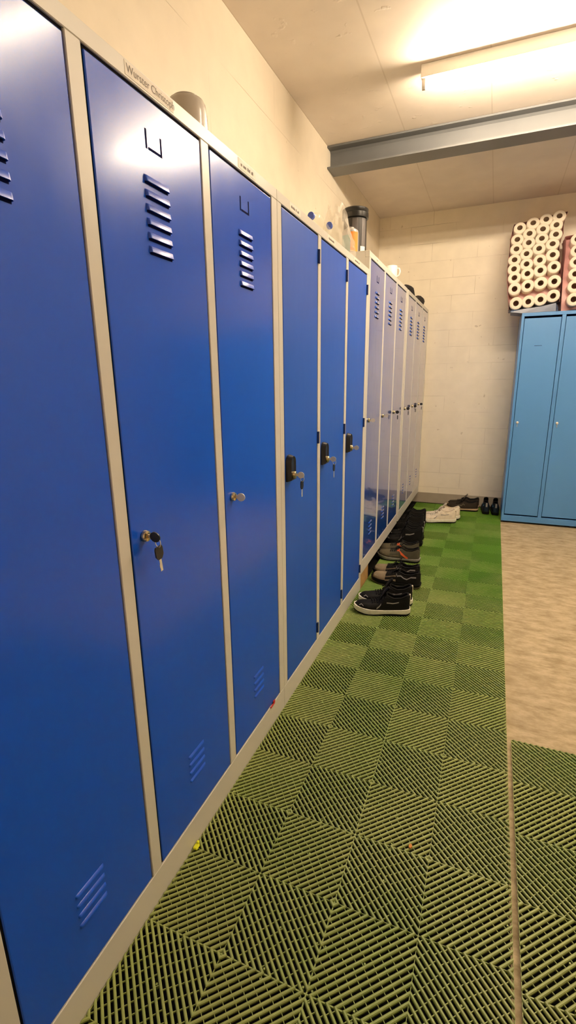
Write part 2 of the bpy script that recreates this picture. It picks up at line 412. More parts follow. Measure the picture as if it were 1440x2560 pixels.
def make_locker(y0, zoff, paint, louvres, style, label, labels, paper=True):
    """three-door steel locker; local origin on the floor at its near front corner, doors look along +x"""
    W, H, D = 1.198, 1.783, .495
    zb = ZF if zoff == 0 else .0
    t = thing('locker', label, 'locker', (0, y0, zoff), group='grey framed lockers with blue doors along the left wall')
    b = bm_new()
    s = .035
    lo = zb
    add_box(b, (-D, 0, lo), (-.0235, .012, H)); add_box(b, (-D, W - .012, lo), (-.0235, W, H))
    add_box(b, (-D, .012, lo), (-D + .01, W - .012, H))
    add_box(b, (-D + .01, .012, H - .012), (-.0235, W - .012, H)); add_box(b, (-D + .01, .012, lo + .05), (-.0235, W - .012, lo + .065))
    for k in (1, 2):
        yc = s - .001 + k * PITCH - (PITCH - DW) / 2
        add_box(b, (-D + .01, yc - .006, lo + .065), (-.0235, yc + .006, H - .012))
    obj('carcass', b, 'grey', t)
    b = bm_new()
    zl, zh = .083, 1.753
    add_box(b, (-.0235, 0, zh), (0, W, H), .0015); add_box(b, (-.0235, 0, lo), (0, W, zl), .0015)
    ys = [s + k * PITCH for k in range(3)]
    st = [0] + [v for k in range(2) for v in (ys[k] + DW + .001, ys[k + 1] - .001)] + [W]
    e = [(0, ys[0] - .001), (ys[0] + DW + .001, ys[1] - .001), (ys[1] + DW + .001, ys[2] - .001), (ys[2] + DW + .001, W)]
    for a, c in e: add_box(b, (-.0235, a, zl), (0, c, zh), .0015)
    obj('front_frame', b, 'grey', t)
    gap = .0035
    for k in range(3):
        b = bm_new(); ga, gb, gt, gu = .0050, .0025, .0065, .003
        add_box(b, (-.021, ys[k] + ga, zl + gu), (-.0012, ys[k] + DW - gb, zh - gt), .0018, 2)
        d = obj('door', b, paint, t)
        b = bm_new()  # added strips fill the door gap so its shade reads black
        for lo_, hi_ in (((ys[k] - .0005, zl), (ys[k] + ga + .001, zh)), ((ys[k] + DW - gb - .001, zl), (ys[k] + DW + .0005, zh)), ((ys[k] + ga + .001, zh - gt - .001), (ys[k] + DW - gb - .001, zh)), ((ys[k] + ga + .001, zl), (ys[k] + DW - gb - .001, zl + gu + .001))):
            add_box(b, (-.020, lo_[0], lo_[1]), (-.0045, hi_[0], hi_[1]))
        o = obj('door_gap_shade', b, 'gap_shade', t); o['label'] = 'black strip painting the shadow in the door gap'
        if louvres:
            yc = ys[k] + DW / 2 + .001
            o = obj('upper_vent_louvres', louvre_mesh(6, 1.478, .0248, .078, False, 'u'), paint + '_vent', d, 50, (-.0012, yc, 0))
            o = obj('lower_vent_louvres', louvre_mesh(4, .203, .0245, .074, True, 'l'), paint, d, 50, (-.0012, yc, 0))
            b = bm_new()  # dark strips: open slits with the shadow under each louvre painted in
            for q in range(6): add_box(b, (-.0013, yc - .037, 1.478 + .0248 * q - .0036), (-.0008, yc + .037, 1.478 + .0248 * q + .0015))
            obj('upper_vent_slot_shade', b, 'slot', d); b = bm_new()
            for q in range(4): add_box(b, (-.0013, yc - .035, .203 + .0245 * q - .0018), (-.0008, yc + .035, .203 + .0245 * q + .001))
            obj('lower_vent_slot_shade', b, 'slot', d)
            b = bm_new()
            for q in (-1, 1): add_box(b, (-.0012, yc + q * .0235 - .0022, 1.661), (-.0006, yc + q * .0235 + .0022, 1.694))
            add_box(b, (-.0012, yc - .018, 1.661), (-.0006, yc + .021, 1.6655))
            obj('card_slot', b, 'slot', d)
        if style == 'cyl':
            lock_parts(d, ys[k] + .045, .917)
        else:
            # black shell handle with rounded top, cylinder lock low on it
            yh, zh0, w, h, dp = ys[k] + .034, .884, .050, .094, .020
            poly = [(yh - w / 2, zh0), (yh + w / 2, zh0)] + [(yh + w / 2 * math.cos(a), zh0 + h - w / 2 + w / 2 * math.sin(a)) for a in [PI * i / 10 for i in range(11)]]
            b = bm_new(); add_prism(b, poly, 0, -.0012, .006)
            ins = [(yh + (p[0] - yh) * .86, zh0 + h / 2 + (p[1] - zh0 - h / 2) * .9) for p in poly]
            A = [b.verts.new((.006, *p)) for p in poly]; B = [b.verts.new((dp, *p)) for p in ins]
            C = [b.verts.new((dp - .004, yh + (p[0] - yh) * .7, zh0 + h / 2 + (p[1] - zh0 - h / 2) * .78)) for p in poly]
            n = len(poly)
            for X, Y in ((A, B), (B, C)):
                for i in range(n): b.faces.new((X[i], X[(i + 1) % n], Y[(i + 1) % n], Y[i]))
            b.faces.new(C)
            obj('pull_handle', b, 'black_plastic', d, 35)
            b = bm_new(); add_lathe(b, [(.0125, .010), (.0125, .025), (.011, .027), (.004, .0275)], Matrix.Translation((0, yh + .004, zh0 + .022)) @ Matrix.Rotation(PI / 2, 4, 'Y'), 20)
            obj('lock', b, 'brass', d, 40)
            for zz in (.145, 1.004, 1.678):
                b = bm_new(); add_lathe(b, [(.0055, -.024), (.0055, .024)], Matrix.Translation((.0015, ys[k] + DW + .004, zz)), 12)
                add_box(b, (-.001, ys[k] + DW - .004, zz - .022), (.002, ys[k] + DW + .004, zz + .022))
                obj('hinge', b, 'hinge', d, 40)
        if labels[k]:
            yc = ys[k] + DW / 2 + labels[k][1]
            w = labels[k][2]
            b = bm_new(); add_box(b, (0, yc - w / 2, zh + .0045), (.0005, yc + w / 2, H - .0035))
            lb = obj('name_label', b, 'paper', t); lb['label'] = 'paper name strip stuck on the top rail'
            txt = labels[k][0]
            if txt:
                cu = bpy.data.curves.new('printed_name', 'FONT'); cu.body = txt; cu.size = .0185; cu.align_x = 'CENTER'; cu.align_y = 'CENTER'
                to = bpy.data.objects.new('tmp', cu); COL.objects.link(to)
                bpy.context.view_layer.update()
                me = bpy.data.meshes.new_from_object(to); bpy.data.objects.remove(to); bpy.data.curves.remove(cu)
                me.materials.clear(); me.materials.append(M['ink']); me.name = 'printed_name'
                o = link('printed_name', me, lb, (.0008, yc + .004, (zh + H) / 2 + .001), (PI / 2, 0, PI / 2))
            else:
                # print too small to read: fine dark strokes
                b = bm_new(); yy = yc - w * .36
                while yy < yc + w * .34:
                    l = random.uniform(.003, .007)
                    add_box(b, (.0005, yy, (zh + H) / 2 - .0035), (.0008, yy + l * .55, (zh + H) / 2 + random.choice([.002, .004])))
                    yy += l * .75
                    if random.random() < .12: yy += .006
                obj('printed_name', b, 'ink', lb)
    return t

NAME = 'Wurster Christoph'
make_locker(.248, 0, 'blue', True, 'cyl', 'nearest blue louvred locker, its middle door with a printed name strip on top', [None, (NAME, .002, .146), ('', .02, .10)])
make_locker(1.4465, 0, 'blue_satin', False, 'handle', 'blue locker without vents, with black pull handles on its doors', [('', -.06, .10), ('', -.05, .10), ('', -.03, .12)])
make_locker(2.6475, .09, 'blue_gloss', True, 'cyl', 'glossy blue louvred locker raised on wooden blocks, beside the black tub', [('', -.03, .06), None, None])
make_locker(3.892, .09, 'blue_gloss', True, 'cyl', 'farthest blue louvred locker in the row, against the back wall', [None, None, None])

# wooden blocks that lift the two far lockers
blk = []
for i, (y0, lab) in enumerate([(2.6475, 'orange-brown wooden block under the near corner of the raised locker'), (3.79, 'wooden block under the far corner of the third locker'),
                               (3.90, 'wooden block under the near corner of the farthest locker'), (5.03, 'wooden block under the farthest locker by the back wall')]):
    b = bm_new(); add_box(b, (-.07 if i == 0 else -.46, y0, ZF), (-.004 if i == 0 else -.20, y0 + (.21 if i == 0 else .055), .0895), .002)
    tag(obj('wooden_block', b, 'wood'), lab, 'wooden block', 'wooden blocks under the far lockers')

# ------------------------------------------------------------------ keys
def make_key(parts_dark=True, head='black_plastic'):
    """key in a lock with a ring and a second key hanging; origin at the lock face"""
    t = thing('key_ring', 'key', 'key')
    b = bm_new(); add_box(b, (.001, -.001, -.004), (.008, .001, .004)); obj('key_shaft', b, 'steel', t)
    b = bm_new()
    poly = [(.008 + .011 + .012 * math.cos(a) * 1.05, .0115 * math.sin(a)) for a in [2 * PI * i / 14 for i in range(14)]]
    add_prism(b, poly, 1, -.0014, .0014); obj('key_head', b, head if parts_dark else 'steel', t, 40)
    if parts_dark:
        b = bm_new(); add_tube(b, [(.024 + .0065 * math.sin(a), 0, -.012 - .011 * math.cos(a)) for a in [2 * PI * i / 18 for i in range(18)]], .0009, 6, closed=True); obj('ring', b, 'steel', t, 60)
        k = bm_new()
        poly = [(-.0095, -.021), (.0095, -.021), (.012, -.026), (.012, -.042), (.006, -.050), (-.006, -.050), (-.012, -.042), (-.012, -.026)]
        add_prism(k, [(y, z) for y, z in poly], 0, .021, .0245); h = obj('spare_key', k, 'black_plastic', t, 40)
        k = bm_new(); add_box(k, (.0222, -.0035, -.078), (.0234, .0035, -.050)); add_box(k, (.0222, -.0045, -.070), (.0234, -.003, -.062)); obj('key_blade', k, 'steel', h)
    return t
K = 'keys hanging in the locker locks'
def place_key(src, first, loc, label, grp=K, rot=0):
    o = src if first else copy_tree(src)
    o.location = loc; o.rotation_euler = (rot, 0, 0); tag(o, label, 'key', grp); return o
kd = make_key(True)
place_key(kd, True, (.007, .248 + .035 + .386 + .045, .917), 'dark-headed key with ring and spare key hanging from the nearest visible lock', rot=.12)
kh = make_key(True, 'steel')
place_key(kh, True, (.0262, 1.4465 + .035 + .038, .906), 'key ring with dark key hanging below the nearest black pull handle')
place_key(kh, False, (.0262, 1.4465 + .035 + .386 + .038, .906), 'key ring hanging below the middle black pull handle')
ks = make_key(False)
place_key(ks, True, (.007, .248 + .035 + .772 + .045, .917), 'bare steel key stuck in the lock of the third door')
place_key(ks, False, (.0262, 1.4465 + .035 + .772 + .038, .906), 'bare steel key in the farthest black pull handle')
place_key(ks, False, (.007, 2.6475 + .08, 1.007), 'steel key in the first lock of the raised locker')
place_key(ks, False, (.007, 2.6475 + .08 + .386, 1.007), 'steel key in the middle lock of the raised locker')
place_key(kd, False, (.007, 2.6475 + .08 + .772, 1.007), 'dark key in the last lock of the raised locker')
for k, w in enumerate(['first', 'middle', 'last']):
    place_key(kd, False, (.007, 3.892 + .08 + k * .386, 1.007), 'dark key hanging in the %s lock of the farthest locker' % w)

# ------------------------------------------------------------------ ribbed mat tiles
P = .2; NR = 11
def make_tile_mesh():
    b = bm_new()
    w = .0063; z1 = 0.; z0 = -.0062; ch = .0018
    pitch = P / NR
    def clip(c):
        # line x+y=c in the square [0,P]^2
        return (max(0., c - P), min(c, P))
    prof = [(-w / 2, z0), (-w / 2, z1 - ch), (-w / 2 + ch * .9, z1), (w / 2 - ch * .9, z1), (w / 2, z1 - ch), (w / 2, z0)]
    for qx in (0, 1):
        for qy in (0, 1):
            # mid-edge points are the centres of the nested diamonds
            flip = (qx + qy) % 2 == 0
            def T(x, y, z):
                # local patch -> tile; ribs of neighbouring patches mirror each other
                if flip: x = P - x
                return (qx * P + x - P, qy * P + y - P, z)
            for k in range(2 * NR):
                c = (k + .5) * pitch
                xa, xb = clip(c)
                ax, ay = xa, c - xa; bx_, by = xb, c - xb
                nx = ny = math.sqrt(.5)
                ra, rb = [], []
                for o, z in prof:
                    # mitre the ends on the patch border
                    cc = c + o * math.sqrt(2)
                    cc = min(max(cc, 1e-5), 2 * P - 1e-5)
                    x0, x1_ = clip(cc)
                    ra.append(b.verts.new(T(x0, cc - x0, z))); rb.append(b.verts.new(T(x1_, cc - x1_, z)))
                for i in range(len(prof) - 1): b.faces.new((ra[i], ra[i + 1], rb[i + 1], rb[i]))
                # small webs that tie this rib to the next one
                if k < 2 * NR - 1:
                    L = (xb - xa) * math.sqrt(2); n = int(L / .0225)
                    for j in range(n + 1):
                        f = (j + .5 * (k % 2) + .25) * .0225
                        x = xa + (f + (0 if c <= P else 0)) / math.sqrt(2); y = c - x
                        d = pitch / 2
                        if x > xb or x + d > P or y + d > P or y < 0: continue
                        hw = .0007
                        q = [(x - hw * .7, y + hw * .7), (x + hw * .7, y - hw * .7), (x + d + hw * .7, y + d - hw * .7), (x + d - hw * .7, y + d + hw * .7)]
                        A = [b.verts.new(T(u, v, -.0022)) for u, v in q]; B = [b.verts.new(T(u, v, -.0060)) for u, v in q]
                        b.faces.new(A)
                        for i in (0, 1, 2, 3): b.faces.new((A[i], A[(i + 1) % 4], B[(i + 1) % 4], B[i]))
    # low rim bars on the tile border and the patch borders
    t = .0014
    for q in (-P + t / 2, 0, P - t / 2):
        add_box(b, (q - t / 2, -P, -.008), (q + t / 2, P, -.0030)); add_box(b, (-P, q - t / 2, -.0081), (P, q + t / 2, -.0031))
    # feet
    for fx in (-.19, -.1, 0, .1, .19):
        for fy in (-.19, -.1, 0, .1, .19):
            add_box(b, (fx - .002, fy - .002, ZF), (fx + .002, fy + .002, -.004))
    return mesh_of('mat_tile', b, 'tile')
tile_me = make_tile_mesh()
ords = ['first', 'second', 'third', 'fourth', 'fifth', 'sixth', 'seventh', 'eighth', 'ninth', 'tenth', 'eleventh', 'twelfth', 'thirteenth', 'fourteenth']
rows = []
y = 4.8
while y + .2 > .2: rows.append(y - .0); y -= .4
for r, yy in enumerate(rows):
    for cidx, (xx, side) in enumerate([(.201, 'beside the lockers'), (.601, 'along the open floor edge')]):
        o = link('mat_tile', tile_me, None, (xx, yy - .0, 0))
        tag(o, 'green ribbed plastic mat tile %s, %s row from the back wall' % (side, ords[r]), 'mat tile', 'green ribbed mat tiles')
for r, yy in enumerate([1.367, .967, .567]):
    for cidx in range(2):
        o = link('mat_tile', tile_me, None, (.815 + .2 + .4 * cidx, yy, 0), (0, 0, PI / 2))
        tag(o, 'green ribbed mat tile of the right-hand strip, %s row from the bare concrete%s' % (ords[r], ['', ', outer column'][cidx]), 'mat tile', 'green ribbed mat tiles')

# ------------------------------------------------------------------ sky-blue cabinets at the back wall
def make_cabinet(x0, label):
    t = thing('metal_cabinet', label, 'cabinet', (x0, 4.559, ZF), group='sky blue metal cabinets at the back wall')
    W, H, D = .610, 1.737 - ZF, .515
    b = bm_new()
    add_box(b, (0, .022, .018), (.010, D, H)); add_box(b, (W - .010, .022, .018), (W, D, H)); add_box(b, (.01, D - .01, .018), (W - .01, D, H))
    add_box(b, (.01, .022, H - .01), (W - .01, D - .01, H)); add_box(b, (.01, .022, .05), (W - .01, D - .01, .06))
    add_box(b, (.30, .022, .06), (.31, D - .01, H - .01))
    obj('carcass', b, 'sky', t)
    b = bm_new()
    zl, zh = .070, H - .026
    for a, c in ((0, .020), (.291, .319), (W - .020, W)): add_box(b, (a, 0, zl), (c, .022, zh), .001)
    add_box(b, (0, 0, zh), (W, .022, H), .001); add_box(b, (0, 0, .018), (W, .022, zl), .001)
    obj('front_frame', b, 'sky', t)
    b = bm_new()
    for fx in (.02, W - .06):
        for fy in (.03, D - .06): add_box(b, (fx, fy, 0), (fx + .03, fy + .03, .018))
    obj('feet', b, 'black_plastic', t)
    for a, c in ((.020, .291), (.319, W - .020)):
        b = bm_new(); add_box(b, (a + .0035, .003, zl + .012), (c - .0035, .02, zh - .016), .0015, 2)
        d = obj('door', b, 'sky', t)
        b = bm_new(); add_box(b, (a + .095, .0022, 1.50), (a + .150, .003, 1.503)); obj('card_slot', b, 'slot', d)
        b = bm_new(); add_lathe(b, [(.0105, 0), (.0105, .004), (.006, .006)], Matrix.Translation((a + .030, .003, .885)) @ Matrix.Rotation(PI / 2, 4, 'X'), 20)
        obj('lock', b, 'steel', d, 40)
        b = bm_new(); add_box(b, (a + .0285, -.010, .850), (a + .0315, -.006, .880)); add_box(b, (a + .0285, -.010, .878), (a + .0315, .003, .884)); obj('key', b, 'steel', d)
    return t
make_cabinet(.804, 'sky blue two-door steel cabinet carrying the toilet roll packs')
c2 = make_cabinet(1.416, 'sky blue two-door steel cabinet right of the toilet roll packs')
make_cabinet(2.028, 'sky blue two-door steel cabinet farthest to the right')

# ------------------------------------------------------------------ toilet roll packs
b = bm_new()
RR, RC, RL = .0488, .0215, .10
add_lathe(b, [(RC, 0), (RC + .004, -.0015), (RR - .008, -.001), (RR - .002, .002), (RR, .008), (RR, RL - .008), (RR - .003, RL), (RC, RL)], seg=28, cap0=False, cap1=False)
roll_me = mesh_of('roll', b, 'roll', 60)
b = bm_new(); add_lathe(b, [(RC - .0012, .001), (RC, .001), (RC, RL), (RC - .0012, RL), (RC - .0012, .001)], seg=24, cap0=False, cap1=False); add_lathe(b, [(RC, RL * .9), (.0005, RL * .9)], seg=24, cap0=False, cap1=False)
core_me = mesh_of('cardboard_core', b, 'core', 60)

def make_pack(centres, origin, label, lean, lx=.0505, drop=.046):
    t = thing('toilet_roll_pack', label, 'toilet paper pack', origin, group='wrapped packs of toilet rolls on the sky blue cabinet')
    og = Vector(origin)
    for r, row in enumerate(centres):
        for c in row:
            # axis points away from the viewer; leaning rows tip backwards, packs sit slightly twisted
            R = Matrix.Rotation(lean[r], 4, 'X') @ Matrix.Rotation(-PI / 2, 4, 'X') @ Matrix.Rotation(random.uniform(0, 6), 4, 'Z')
            o = bpy.data.objects.new('roll', roll_me); COL.objects.link(o); o.parent = t
            o.matrix_local = Matrix.Translation(Vector(c) - og) @ R @ Matrix.Diagonal((random.uniform(.99, 1.03), random.uniform(.97, 1.01), 1, 1))
            k = bpy.data.objects.new('cardboard_core', core_me); COL.objects.link(k); k.parent = o
    # printed film round the sides and back of the pack
    b = bm_new(); L, Rt = [], []
    dirs = []
    ext = [(-.045, None)]
    def side(sgn, ci):
        rows_ = []
        pts = [Vector(row[ci]) for row in centres]
        pts = [pts[0] + (pts[0] - pts[1]).normalized() * .034] + pts + [pts[-1] + Vector((0, 0, -drop))]
        for p in pts:
            rowp = []
            for j in range(7):
                f = j / 6
                rowp.append(p - og + Vector((sgn * ((lx if sgn < 0 else .0505) + .004 * math.sin(j * 2.1 + p.z * 60) + random.uniform(-.0015, .0015)), .006 + f * (min(.24, 5.09 - p.y)), 0)))
            rows_.append(rowp)
        return rows_
    l = side(-1, 0); r_ = side(1, len(centres[0]) - 1)
    add_grid(b, l); add_grid(b, r_)
    # back sheet, bottom and top
    add_grid(b, [[a[-1] for a in l], [a[-1] for a in r_]])
    add_grid(b, [l[0], r_[0]]); 
    # film seen between the rolls
    inner = lambda rows_: [Vector(x[2]) for x in rows_]
    add_grid(b, [inner(l), inner(r_)])
    o = obj('wrapping_film', b, 'film', t, 80); o['label'] = 'pink translucent wrapping film'
    b = bm_new(); add_grid(b, [l[-1], r_[-1]])
    obj('film_bottom', b, 'darkfilm', t)
    return t
ROLLS = [[(0.728, 4.8, 2.423), (0.824, 4.8, 2.448), (0.917, 4.8, 2.463), (1.01, 4.8, 2.476)], [(0.717, 4.77, 2.331), (0.804, 4.77, 2.366), (0.899, 4.77, 2.388), (0.993, 4.77, 2.407)],
         [(0.717, 4.74, 2.254), (0.804, 4.74, 2.292), (0.897, 4.74, 2.313), (0.995, 4.74, 2.332)], [(0.71, 4.705, 2.167), (0.795, 4.705, 2.204), (0.883, 4.705, 2.234), (0.977, 4.705, 2.258)],
         [(0.712, 4.67, 2.092), (0.802, 4.67, 2.121), (0.896, 4.67, 2.141), (0.984, 4.67, 2.171)], [(0.721, 4.635, 2.019), (0.814, 4.635, 2.042), (0.906, 4.635, 2.058), (1.001, 4.635, 2.076)],
         [(0.73, 4.605, 1.93), (0.824, 4.605, 1.946), (0.917, 4.605, 1.959), (1.013, 4.605, 1.964)], [(0.751, 4.6, 1.819), (0.841, 4.6, 1.826), (0.928, 4.6, 1.837), (1.016, 4.6, 1.857)]]
LEAN = [-.35, -.34, -.34, -.33, -.30, -.22, -.05, 0]
make_pack(ROLLS, (.88, 4.6, 1.765), 'tall leaning pack of toilet rolls on the left end of the cabinet', LEAN)
R2 = [[(x + .094 * i, y, z + .012 * i) for i in range(4)] for x, y, z in [(1.150, 4.73, 2.278), (1.156, 4.70, 2.191), (1.156, 4.67, 2.103), (1.156, 4.64, 2.012), (1.158, 4.61, 1.920), (1.163, 4.6, 1.822)]]
make_pack(R2, (1.3, 4.6, 1.765), 'second toilet roll pack, cut off by the right edge of the photo', [-.3, -.3, -.3, -.25, -.1, 0], .082, .083)
# folded dark film tray under the packs
b = bm_new()
v = [[(.715, 4.575, 1.752), (.80, 4.57, 1.7375), (.93, 4.565, 1.7385), (1.045, 4.56, 1.7385), (1.062, 4.57, 1.7385)],
     [(.72, 4.58, 1.765), (.80, 4.575, 1.769), (.93, 4.57, 1.780), (1.04, 4.566, 1.800), (1.062, 4.60, 1.768)],
     [(.72, 4.8, 1.765), (.80, 4.8, 1.765), (.93, 4.8, 1.765), (1.04, 4.8, 1.765), (1.062, 4.8, 1.765)],
     [(.72, 4.8, 1.750), (.80, 4.8, 1.7375), (.93, 4.8, 1.7375), (1.04, 4.8, 1.7375), (1.062, 4.8, 1.7375)]]
add_grid(b, [[Vector(p) for p in r] for r in v] + [[Vector(p) for p in v[0]]])
tag(obj('plastic_sheet', b, 'darkfilm'), 'folded blue-grey plastic sheet between cabinet top and toilet rolls', 'plastic sheet')

# ------------------------------------------------------------------ things on top of the lockers
t = thing('cup', 'upturned off-white plastic cup on the nearest locker, beside the printed name strip', 'cup', (-.112, 1.15, 1.783))
b = bm_new(); add_lathe(b, [(.053, 0), (.0525, .02), (.050, .085), (.047, .105), (.042, .114), (.034, .117)], seg=40); obj('cup_body', b, 'cup', t, 60)
b = bm_new(); add_lathe(b, [(.034, .116), (.034, .120), (.031, .120), (.030, .1165)], seg=40, cap0=False); obj('foot_ring', b, 'cup', t, 40)

def pet_bottle(loc, rot, label):
    t = thing('water_bottle', label, 'bottle', loc, rot, 'clear water bottles lying on the second locker')
    b = bm_new(); add_lathe(b, [(.010, -.205), (.028, -.205), (.033, -.198), (.033, -.19), (.031, -.18), (.033, -.17), (.033, -.10), (.031, -.09), (.033, -.08), (.030, -.055), (.020, -.03), (.0125, -.018), (.0125, -.004)], seg=28, cap1=False)
    obj('bottle_body', b, 'pet', t, 60)
    b = bm_new(); add_lathe(b, [(.0128, -.014), (.0130, -.010), (.0130, -.001), (.0120, .001), (.0005, .001)], seg=24); obj('cap', b, 'cap_blue', t, 40)
    return t
pet_bottle((-.05, 1.888, 1.836), (PI / 2 - .085, 0, .06), 'clear water bottle with blue cap lying on the second locker, nearest one')
pet_bottle((-.05, 2.117, 1.861), (PI / 2 - .20, 0, .10), 'clear water bottle with blue cap lying just before the crumpled bag')

# crumpled clear bag
b = bm_new(); nu, nv = 26, 18
rows_ = []
rb = random.Random(3)
for j in range(nv + 1):
    row = []
    f = j / nv
    for i in range(nu):
        a = 2 * PI * i / nu
        zz = f ** .8
        ry = .115 * (1 - .5 * zz ** 1.6); rx = .075 * (1 - .5 * zz ** 2)
        cr = 1 + .10 * math.sin(5 * a + 7 * f) + .07 * math.sin(11 * a - 9 * f) + rb.uniform(-.05, .05)
        yy = 2.44 + ry * math.cos(a) * cr - .03 * zz
        xx = -.105 + rx * math.sin(a) * cr
        z = 1.784 + zz * (.215 + .022 * math.sin(3 * a + 1) + .018 * math.sin(7 * a)) 
        row.append(Vector((xx, yy, z)))
    rows_.append(row)
add_grid(b, rows_, True)
tag(obj('plastic_bag', b, 'bag', None, 25), 'crumpled clear plastic bag on the second locker before the black tub', 'bag')

# black tub and the sanitiser-style bottle in front of it
t = thing('tub', 'tall black plastic tub with lid standing on the raised locker', 'tub', (-.122, 2.80, 1.873))
b = bm_new(); add_lathe(b, [(.058, 0), (.062, .004), (.062, .188), (.058, .192)], seg=40); obj('tub_body', b, 'can', t, 40)
b = bm_new(); add_lathe(b, [(.060, .190), (.070, .192), (.071, .200), (.071, .216), (.068, .219), (.070, .222), (.070, .236), (.064, .241)], seg=40); obj('lid', b, 'can_lid', t, 40)
def arc_patch(r, a0, a1, z0, z1, th=.0008, n=14):
    b = bm_new()
    rows_ = [[Vector((rr * math.cos(a), rr * math.sin(a), z)) for a in [a0 + (a1 - a0) * i / n for i in range(n + 1)]] for rr, z in ((r, z0), (r + th, z0), (r + th, z1), (r, z1))]
    add_grid(b, rows_); return b
obj('label_band', arc_patch(.062, -1.55, -1.05, .015, .185), 'can_label', t, 60)
obj('label_stripe', arc_patch(.0622, -.72, -.25, .045, .186), 'can_label', t, 60)
o = obj('price_sticker', arc_patch(.0624, -.82, -.30, .003, .050), 'white', t, 60); o['label'] = 'white sticker low on the tub'
t = thing('spray_bottle', 'grey bottle with teal and orange label in front of the black tub', 'bottle', (-.118, 2.692, 1.873))
b = bm_new(); add_lathe(b, [(.040, 0), (.0435, .005), (.0435, .098), (.040, .110), (.031, .117), (.020, .119), (.020, .124), (.018, .126)], seg=36); obj('bottle_body', b, 'greyplastic', t, 50)
o = obj('front_label', arc_patch(.0435, -2.45, -1.30, .006, .084), 'teal', t, 60); o['label'] = 'teal half of the label'
o = obj('side_label', arc_patch(.0436, -1.26, -.25, .006, .098), 'orange', t, 60); o['label'] = 'orange half of the label'
b = bm_new(); add_box(b, (-.012, -.006, .008), (.012, .006, .009)); b.free()

# mug on the third locker
t = thing('mug', 'small white mug standing on the raised locker beyond the tub', 'mug', (-.055, 3.50, 1.873))
b = bm_new(); add_lathe(b, [(.030, 0), (.036, .006), (.038, .03), (.038, .084), (.036, .088), (.034, .084), (.034, .01), (.001, .008)], seg=32, cap1=False); obj('mug_body', b, 'white', t, 50)
b = bm_new(); add_tube(b, [(.036, 0, .072), (.052, 0, .070), (.058, 0, .050), (.052, 0, .028), (.036, 0, .022)], .005, 8); obj('handle', b, 'white', t, 60)

# black cloth strap over the far lockers
b = bm_new(); rows_ = []
prof = [(4.03, .040, .02), (4.10, .072, .04), (4.22, .082, .05), (4.32, .060, .04), (4.40, .045, .032), (4.55, .040, .03), (4.66, .060, .04), (4.76, .085, .052), (4.86, .088, .05), (4.93, .06, .03)]
for y, h, w in prof:
    rows_.append([Vector((-.06 + w * math.cos(a), y, 1.8735 + h * .5 + h * .5 * math.sin(a))) for a in [2 * PI * i / 12 for i in range(12)]])
V = add_grid(b, rows_, True); b.faces.new(V[0][::-1]); b.faces.new(V[-1])
tag(obj('rolled_cloth', b, 'cloth', None, 60), 'black rolled cloth lying on top of the farthest locker', 'cloth')

# ------------------------------------------------------------------ small bits
b = bm_new(); add_box(b, (.0008, 1.312, .0805), (.0045, 1.348, .0865), .001); add_box(b, (.0008, 1.335, .084), (.004, 1.350, .0955), .001)
tag(obj('plastic_tag', b, 'redtag'), 'red plastic tag caught under the third locker door', 'tag')
b = bm_new(); add_box(b, (.003, .790, .0003), (.016, .806, .007), .0015); add_box(b, (.005, .804, .0003), (.012, .812, .012), .0015)
tag(obj('plastic_clip', b, 'yellow'), 'small neon yellow clip on the mat against the locker base', 'clip')
b = bm_new()
pl = [(.546, 1.011), (.551, 1.009), (.555, 1.015), (.553, 1.021), (.549, 1.023), (.546, 1.018)]
add_prism(b, pl, 2, .0003, .004)
tag(obj('leaf_scrap', b, 'leaf'), 'tiny orange leaf scrap lying on the green mat', 'leaf')
b = bm_new(); add_box(b, (.69, 4.9, 1.655), (.70, 4.93, 1.69), .002); b.free()

# ------------------------------------------------------------------ shoes
def lerp(tab, s):
    for (a, va), (b_, vb) in zip(tab, tab[1:]):
        if s <= b_:
            f = (s - a) / (b_ - a); f = f * f * (3 - 2 * f) if False else f
            return va + (vb - va) * f
    return tab[-1][1]

